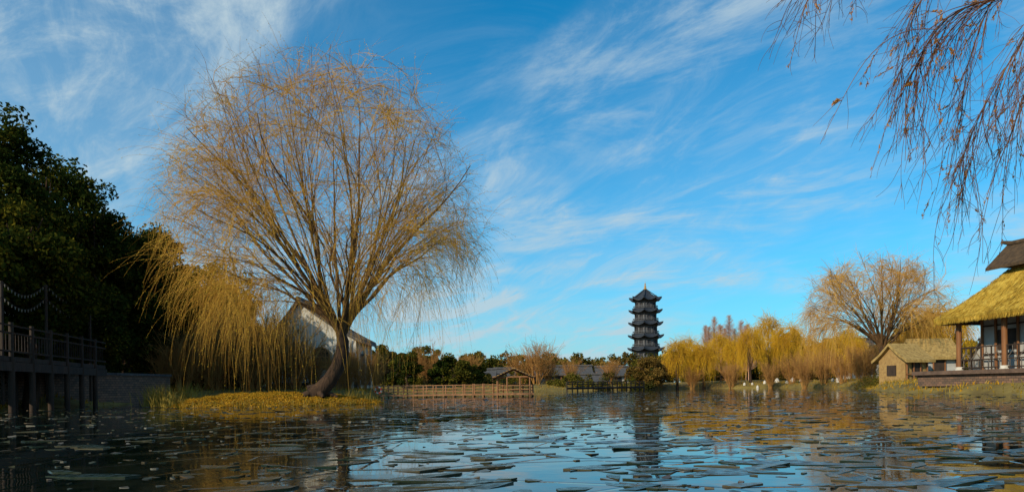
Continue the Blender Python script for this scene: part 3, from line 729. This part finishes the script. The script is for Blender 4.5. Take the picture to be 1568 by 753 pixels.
cp.poly([LQ(1.5,Ws/2,rzp+.4),LQ(1.5,Ws/2-1,rzp-.6),LQ(1.5,Ws/2+1,rzp-.6)],M_wood)
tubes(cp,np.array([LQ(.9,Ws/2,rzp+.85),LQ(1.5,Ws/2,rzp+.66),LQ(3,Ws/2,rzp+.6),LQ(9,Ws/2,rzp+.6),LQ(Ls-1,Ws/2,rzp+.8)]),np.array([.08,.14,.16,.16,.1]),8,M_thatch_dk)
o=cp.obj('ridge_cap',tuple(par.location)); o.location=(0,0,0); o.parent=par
st=MB(); zdk=1.12
rzP=math.atan2(e1[1],e1[0])
c=LQ(5.8,3.3,zdk-.1); box(st,c,(14,7.4,.2),M_deck,rzP)
c=LQ(5.8,3.3,zdk-.5); box(st,c,(13.6,7.0,.6),M_brick,rzP)
for s in (.8,3.6,6.4,9.2,11.4):
    for w in (.75,5.6): beam(st,LQ(s,w,zdk),LQ(s,w,ezp+.45),.13,M_wood_br,10); beam(st,LQ(s,w,zdk),LQ(s,w,zdk+.18),.2,M_stone,10)
for w in (.75,5.6): beam(st,LQ(.2,w,ezp+.15),LQ(11.8,w,ezp+.15),.1,M_wood_br,4)
beam(st,LQ(.8,.3,ezp+.15),LQ(.8,6,ezp+.15),.1,M_wood_br,4)
c=LQ(4.2,1.9,(zdk+ezp)/2+.2); box(st,c,(6.2,.16,ezp-zdk+.4),M_wall2,rzP)
c=LQ(1.1,3.7,(zdk+ezp)/2+.2); box(st,c,(.16,3.5,ezp-zdk+.4),M_wall2,rzP)
for s in (1.15,2.0,3.3,5.4,7.2): beam(st,LQ(s,1.76,zdk),LQ(s,1.76,ezp+.4),.07,M_wood_br,6)
for z in (zdk+.8,ezp-.5): beam(st,LQ(1.15,1.77,z),LQ(7.2,1.77,z),.05,M_wood_dk,4)
c=LQ(4.6,1.79,zdk+1.15); box(st,c,(1.3,.06,2.1),M_wood_dk,rzP)
c=LQ(2.65,1.79,zdk+1.5); box(st,c,(1.1,.05,1.0),M_wood_dk,rzP)
def rail(mbx,p,q_,h):
    p=np.array(p);q_=np.array(q_);l=np.linalg.norm(q_-p);n=max(1,int(l/.55))
    for z in (.12,h*.45,h): beam(mbx,p+[0,0,z],q_+[0,0,z],.04,M_wood_dk,4)
    for k in range(n+1): a=p+(q_-p)*k/n; beam(mbx,a,a+[0,0,h],.035,M_wood_dk,4)
    for k in range(n):
        a=p+(q_-p)*k/n;b=p+(q_-p)*(k+1)/n
        for f0,f1,g0,g1 in ((.25,.25,.12,.45),(.75,.75,.12,.45),(.0,.5,.45,.78),(.5,1.,.78,.45),(.5,.5,.78,1.)):
            A_=a+(b-a)*f0;B_=a+(b-a)*f1; beam(mbx,A_+[0,0,h*g0],B_+[0,0,h*g1],.02,M_fret,4)
sr_=[.8,3.6,6.4,9.2,11.4]
for a,b in zip(sr_[:-1],sr_[1:]): rail(st,LQ(a+.14,.75,zdk),LQ(b-.14,.75,zdk),1.15)
rail(st,LQ(.8,.9,zdk),LQ(.8,5.4,zdk),1.15)
o=st.obj('platform_walls_and_posts',tuple(par.location)); o.location=(0,0,0); o.parent=par

for (u,vt,ve,d_,wpx,dep,rz0,nm) in ((1400,528,550,52,42,2.6,.25,M_straw),(1440,520,546,56,56,3.2,-.1,M_wall2)):
    mb=MB(); p=PW(u,592,d_); g=float(ground(p[0],p[1])); 
    zr_=PW(u,vt,d_)[2]; ze_=PW(u,ve,d_)[2]
    T=gable(mb,(p[0],p[1]+1.5),wpx*d_/F,dep,g-.3,ze_,zr_,nm,M_thatch2,rz=rz0,over=.45,thick=.22,sag=.08)
    w2=wpx*d_/F/2
    for f in (-.9,-.3,.3,.9): a,b=T([(w2*f,-dep/2-.08,g-.2),(w2*f,-dep/2-.08,ze_)]); beam(mb,a,b,.07,M_wood_br,6)
    for z in (g+.5,ze_-.15): a,b=T([(-w2,-dep/2-.12,z),(w2,-dep/2-.12,z)]); beam(mb,a,b,.05,M_wood_br,4)
    a=T([(0,-dep/2-.05,(g+ze_)/2)])[0]; box(mb,a,(.9,.06,(ze_-g)*.75),M_wood_dk,rz0)
    for s_ in (-1,1): 
        a=T([(s_*(w2+.02),0,(g+ze_)/2)])[0]; box(mb,a,(.06,.9,(ze_-g)*.5),M_wood_dk,rz0)
    mb.obj('thatched_hut',(p[0],p[1],0))

# ------------------------------------------------------------ near willow overhanging at right
mb=MB(); r=np.random.default_rng(90)
tb=np.array([8.7,4.0,.3])
trk=np.array([tb,tb+[.1,.1,1.5],tb+[-.1,.2,3.2],tb+[-.4,.3,4.8],tb+[-.9,.5,6.0]])
tubes(mb,trk,np.array([.34,.28,.24,.2,.15]),12,M_bark)
def path(pts,r0,r1,n=20,m=M_bark):
    pts=np.array(pts,float); t=np.linspace(0,len(pts)-1,n); i=np.minimum(t.astype(int),len(pts)-2); w=(t-i)[:,None]
    P_=np.vstack([2*pts[0]-pts[1],pts,2*pts[-1]-pts[-2]]); a,b,c,d=P_[i],P_[i+1],P_[i+2],P_[i+3]
    C=.5*((2*b)+(-a+c)*w+(2*a-5*b+4*c-d)*w**2+(-a+3*b-3*c+d)*w**3)
    C=wobble(C[None],.03,r); tubes(mb,C,(r0*(r1/r0)**np.linspace(0,1,n))[None],6,m); return C
br=[]
top=trk[-1]
br.append(path([top,PW(1760,-260,6),PW(1560,-230,6),PW(1380,-150,6.2),PW(1250,-40,6.4)],.08,.006))
br.append(path([top,PW(1720,-120,5.5),PW(1600,-20,5.6),PW(1530,5,5.7),PW(1450,40,5.8),PW(1390,130,5.9)],.035,.004))
br.append(path([trk[3],PW(1750,-60,6.4),PW(1620,-10,6.6),PW(1560,70,6.7),PW(1505,170,6.8),PW(1465,280,6.9)],.03,.003))
br.append(path([top,PW(1700,-220,7),PW(1560,-120,7.2),PW(1460,-60,7.4),PW(1405,20,7.5),PW(1378,130,7.6)],.035,.003))
br.append(path([trk[3],PW(1800,0,7),PW(1660,0,7.2),PW(1590,80,7.3),PW(1545,220,7.4)],.03,.003))
br.append(path([trk[3],PW(1760,-140,8),PW(1640,-80,8),PW(1540,-30,8),PW(1490,80,8.1),PW(1470,180,8.1)],.03,.003))
def strand(p0,d0,L_,lean=np.array([-.2,0,-1.])):
    N=16; st_=L_/(N-1); d_=nrm(np.array(d0,float)); P_=[np.array(p0,float)]
    cur=r.normal(size=3)*.05
    for k in range(N-1):
        cur=cur*.8+r.normal(size=3)*.03
        d_=nrm(d_+lean*st_*2.6+cur); P_.append(P_[-1]+d_*st_)
    return np.array(P_)
SS=[]
lens=[(26,.4,.95,.68),(34,.5,1.6,.5),(34,.5,1.5,.45),(26,.5,1.3,.5),(36,.5,1.8,.42),(26,.4,1.9,.5)]
for C,(n,l0,l1,tmin) in zip(br,lens):
    t=r.uniform(tmin,1,n); p,tg=sample(C,np.zeros(n,int),t)
    for a,b in zip(p,tg): SS.append(strand(a,b+r.normal(size=3)*.3,r.uniform(l0,l1)))
SS=np.array(SS); NS=len(SS)
tubes(mb,SS,np.linspace(.0040,.0018,16)[None]*np.ones((NS,1)),4,M_dark_twig)
n=NS*6; idx=r.integers(0,NS,n); p,tg=sample(SS,idx,r.uniform(.1,.95,n))
sub=np.array([strand(a,b+r.normal(size=3)*.5,r.uniform(.1,.4)) for a,b in zip(p,tg)])
tubes(mb,sub,np.linspace(.0024,.0013,16)[None]*np.ones((n,1)),3,M_dark_twig)
k=2600; allS=np.concatenate([SS,sub]); idx=r.choice(len(allS),size=120); idx=idx[r.integers(0,120,k)]
p,tg=sample(allS,idx,np.clip(r.normal(.7,.2,k),0,1)); leaves(mb,p+r.normal(size=p.shape)*.008,.038,.3,M_dry_leaf,r,up=tg)
mb.obj('overhanging_willow_tree',tuple(tb))

# ------------------------------------------------------------ floating ice and debris
def ice_mat(name, cols, r0, r1):
    m, nt, out = new_mat(name); N = nt.nodes; L = nt.links
    g=N.new('ShaderNodeNewGeometry'); tc=N.new('ShaderNodeTexCoord')
    r_=ramp(nt,cols); L.new(g.outputs['Random Per Island'],r_.inputs[0])
    nz=N.new('ShaderNodeTexNoise'); nz.inputs['Scale'].default_value=14; nz.inputs['Detail'].default_value=5; L.new(tc.outputs['Object'],nz.inputs['Vector'])
    mr=N.new('ShaderNodeMapRange'); mr.inputs[1].default_value=.35; mr.inputs[2].default_value=.7; mr.inputs[3].default_value=r0; mr.inputs[4].default_value=r1
    L.new(nz.outputs['Fac'],mr.inputs[0])
    p=N.new('ShaderNodeBsdfPrincipled'); p.inputs['IOR'].default_value=1.31
    L.new(r_.outputs[0],p.inputs['Base Color']); L.new(mr.outputs[0],p.inputs['Roughness'])
    b=N.new('ShaderNodeBump'); b.inputs['Strength'].default_value=.4; b.inputs['Distance'].default_value=.012; L.new(nz.outputs['Fac'],b.inputs['Height']); L.new(b.outputs[0],p.inputs['Normal'])
    L.new(p.outputs[0],out.inputs[0]); return m
M_ice=ice_mat('thin_ice',[(0.008,0.018,0.010),(0.02,0.026,0.012),(0.05,0.036,0.015),(0.08,0.07,0.04)],.12,.45)
M_deb=ice_mat('debris_fragments',[(0.010,0.018,0.008),(0.03,0.03,0.012),(0.06,0.035,0.014),(0.16,0.15,0.12)],.3,.7)
def plates(n,dmin,dmax,s0,s1,th,tilt,bias=0.0,power=1.0,elong=1.0,mat=None):
    cnt=0
    groups={}
    while cnt<n:
        d=dmin+(dmax-dmin)*r.uniform()**power; x=r.uniform(-.85,.85)*d
        if bias and r.uniform()>(.45+bias*(x/d)): continue
        if ((x-IC[0])/(IR[0]*1.05))**2+((d-IC[1])/(IR[1]*1.05))**2<1: continue
        k=int(r.integers(4,8)); a=np.sort(r.uniform(0,2*math.pi,k)+0); 
        if np.max(np.diff(np.append(a,a[0]+2*math.pi)))>2.4: continue
        s=s0*(s1/s0)**(r.uniform()**1.6); rad=s*.5*r.uniform(.75,1.15,k)
        P_=np.stack([np.cos(a)*rad*r.uniform(.8,1.4)*elong,np.sin(a)*rad,0*a],1)
        ro=r.uniform(0,6.28); 
        if s*elong>.3: ro=r.normal(0,.45)+.25
        co,si=math.cos(ro),math.sin(ro); P_[:,:2]=np.stack([P_[:,0]*co-P_[:,1]*si,P_[:,0]*si+P_[:,1]*co],1)
        tx,ty=r.normal(0,tilt,2); P_[:,2]=P_[:,0]*tx+P_[:,1]*ty
        P_+=np.array([x,d,r.uniform(.001,.008)])
        groups.setdefault(k,[]).append(np.stack([P_,P_-[0,0,th]])); cnt+=1
    for k,g in groups.items():
        V=np.array(g).reshape(-1,3); b=np.arange(len(g))[:,None]*2*k
        mb.add(V,b+np.arange(k)[None],mat); i_=np.arange(k)
        sd=np.stack([i_,(i_+1)%k,k+(i_+1)%k,k+i_],1); mb.add(V,(b[:,:,None]+sd[None]).reshape(-1,4),mat)
mb=MB(); r=np.random.default_rng(104)
plates(230,3.7,7.5,.09,.30,.012,.03,.55,1.0,2.6,M_ice)
plates(260,6.5,15,.12,.36,.012,.03,.35,1.0,2.4,M_ice)
plates(160,3.7,10,.05,.16,.008,.04,.2,1,1.3,M_ice)
mb.obj('floating_ice_sheets')
mb=MB()
plates(260,3.8,10,.03,.08,.010,.12,.1,1.0,1.6,M_deb)
plates(1700,6.5,26,.03,.15,.018,.10,.1,.85,1.6,M_deb)
plates(2300,16,60,.05,.3,.02,.08,.1,1,1.6,M_deb)
mb.obj('floating_debris')

# ------------------------------------------------------------ sky + sun + camera
sv = Vector((-0.66,-0.60,0.48)).normalized()
w = bpy.data.worlds.new('World'); scene.world = w; w.use_nodes = True
nt = w.node_tree; N = nt.nodes; L = nt.links; N.clear()
out=N.new('ShaderNodeOutputWorld'); bg=N.new('ShaderNodeBackground'); bg.inputs[1].default_value=0.12
sky=N.new('ShaderNodeTexSky'); sky.sky_type='NISHITA'; sky.sun_disc=False
sky.sun_elevation=math.asin(sv.z); sky.sun_rotation=math.atan2(sv.x,sv.y); sky.dust_density=0.6; sky.ozone_density=2.0; sky.air_density=1.0
tint=N.new('ShaderNodeMix'); tint.data_type='RGBA'; tint.blend_type='MULTIPLY'; tint.inputs[0].default_value=1
L.new(sky.outputs[0],tint.inputs[6]); tint.inputs[7].default_value=(0.04,0.98,1.32,1)
tc=N.new('ShaderNodeTexCoord'); sp=N.new('ShaderNodeSeparateXYZ'); L.new(tc.outputs['Generated'],sp.inputs[0])
def mth(op,a,b=None,c=None):
    n=N.new('ShaderNodeMath'); n.operation=op
    for k,vv in enumerate((a,b,c)):
        if vv is None: continue
        if isinstance(vv,(int,float)): n.inputs[k].default_value=vv
        else: L.new(vv,n.inputs[k])
    return n.outputs[0]
zc=mth('MAXIMUM',sp.outputs[2],0.0); zz=mth('ADD',zc,0.32)
cxn=mth('DIVIDE',sp.outputs[0],zz); cyn=mth('DIVIDE',sp.outputs[1],zz)
cb=N.new('ShaderNodeCombineXYZ'); L.new(cxn,cb.inputs[0]); L.new(cyn,cb.inputs[1])
def cloud(rot,scl,nscale,dist,lo,hi,det=9,rough=.6,loc=(0,0,0)):
    mp0=N.new('ShaderNodeMapping'); mp0.inputs['Rotation'].default_value=(0,0,math.radians(rot)); L.new(cb.outputs[0],mp0.inputs['Vector'])
    mp=N.new('ShaderNodeMapping'); mp.inputs['Scale'].default_value=scl; mp.inputs['Location'].default_value=loc
    L.new(mp0.outputs[0],mp.inputs['Vector'])
    nz=N.new('ShaderNodeTexNoise'); nz.inputs['Scale'].default_value=nscale; nz.inputs['Detail'].default_value=det; nz.inputs['Roughness'].default_value=rough; nz.inputs['Distortion'].default_value=dist
    L.new(mp.outputs[0],nz.inputs['Vector'])
    mr=N.new('ShaderNodeMapRange'); mr.interpolation_type='SMOOTHSTEP'; mr.inputs[1].default_value=lo; mr.inputs[2].default_value=hi
    L.new(nz.outputs['Fac'],mr.inputs[0]); return mr.outputs[0]
c1=cloud(32,(0.9,2.1,1),1.7,1.1,.42,.70,loc=(3,1,0),rough=.68,det=11)
c2=cloud(30,(0.8,1.1,1),1.1,0.4,.38,.58,4,loc=(7,2,0))
c3=cloud(58,(1.0,2.8,1),3.0,1.2,.44,.74,loc=(1,5,0),rough=.68,det=11)
a=mth('MULTIPLY',c1,mth('MULTIPLY_ADD',c2,.85,.15)); b=mth('MULTIPLY_ADD',c2,.18,a); b=mth('MULTIPLY_ADD',mth('MULTIPLY',c3,c2),.5,b)
left=mth('MULTIPLY',mth('MAXIMUM',mth('MULTIPLY',sp.outputs[0],-1.0),0.0),.28)
b=mth('ADD',b,left)
hz=mth('MULTIPLY',mth('POWER',mth('SUBTRACT',1.0,mth('MINIMUM',zc,1.0)),6.5),.68)
fac=mth('MINIMUM',mth('ADD',mth('MULTIPLY',b,.72),hz),.9)
mx=N.new('ShaderNodeMix'); mx.data_type='RGBA'; L.new(fac,mx.inputs[0]); L.new(tint.outputs[2],mx.inputs[6]); mx.inputs[7].default_value=(4.2,5.3,5.9,1)
L.new(mx.outputs[2],bg.inputs[0]); L.new(bg.outputs[0],out.inputs[0])
sl=bpy.data.lights.new('sun','SUN'); sl.energy=5.0; sl.angle=math.radians(.5); sl.color=(1,.86,.62)
so=bpy.data.objects.new('sun',sl); scene.collection.objects.link(so); so.rotation_euler=(-sv).to_track_quat('-Z','Y').to_euler(); so.location=(-20,-20,40)
cam=bpy.data.cameras.new('camera'); co_=bpy.data.objects.new('camera',cam); scene.collection.objects.link(co_)
cam.lens=24; cam.sensor_width=36; cam.shift_y=(V0-376.5)/1568; cam.clip_end=4000; cam.clip_start=.05
right=Vector((cr,0,-sr)); upv=Vector((sr,0,cr)); back=Vector((0,-1,0))
mw=Matrix.Identity(4)
for i in range(3): mw[i][0]=right[i]; mw[i][1]=upv[i]; mw[i][2]=back[i]
mw[2][3]=H; co_.matrix_world=mw
scene.camera=co_
scene.view_settings.view_transform='Standard'; scene.view_settings.look='None'; scene.view_settings.exposure=0
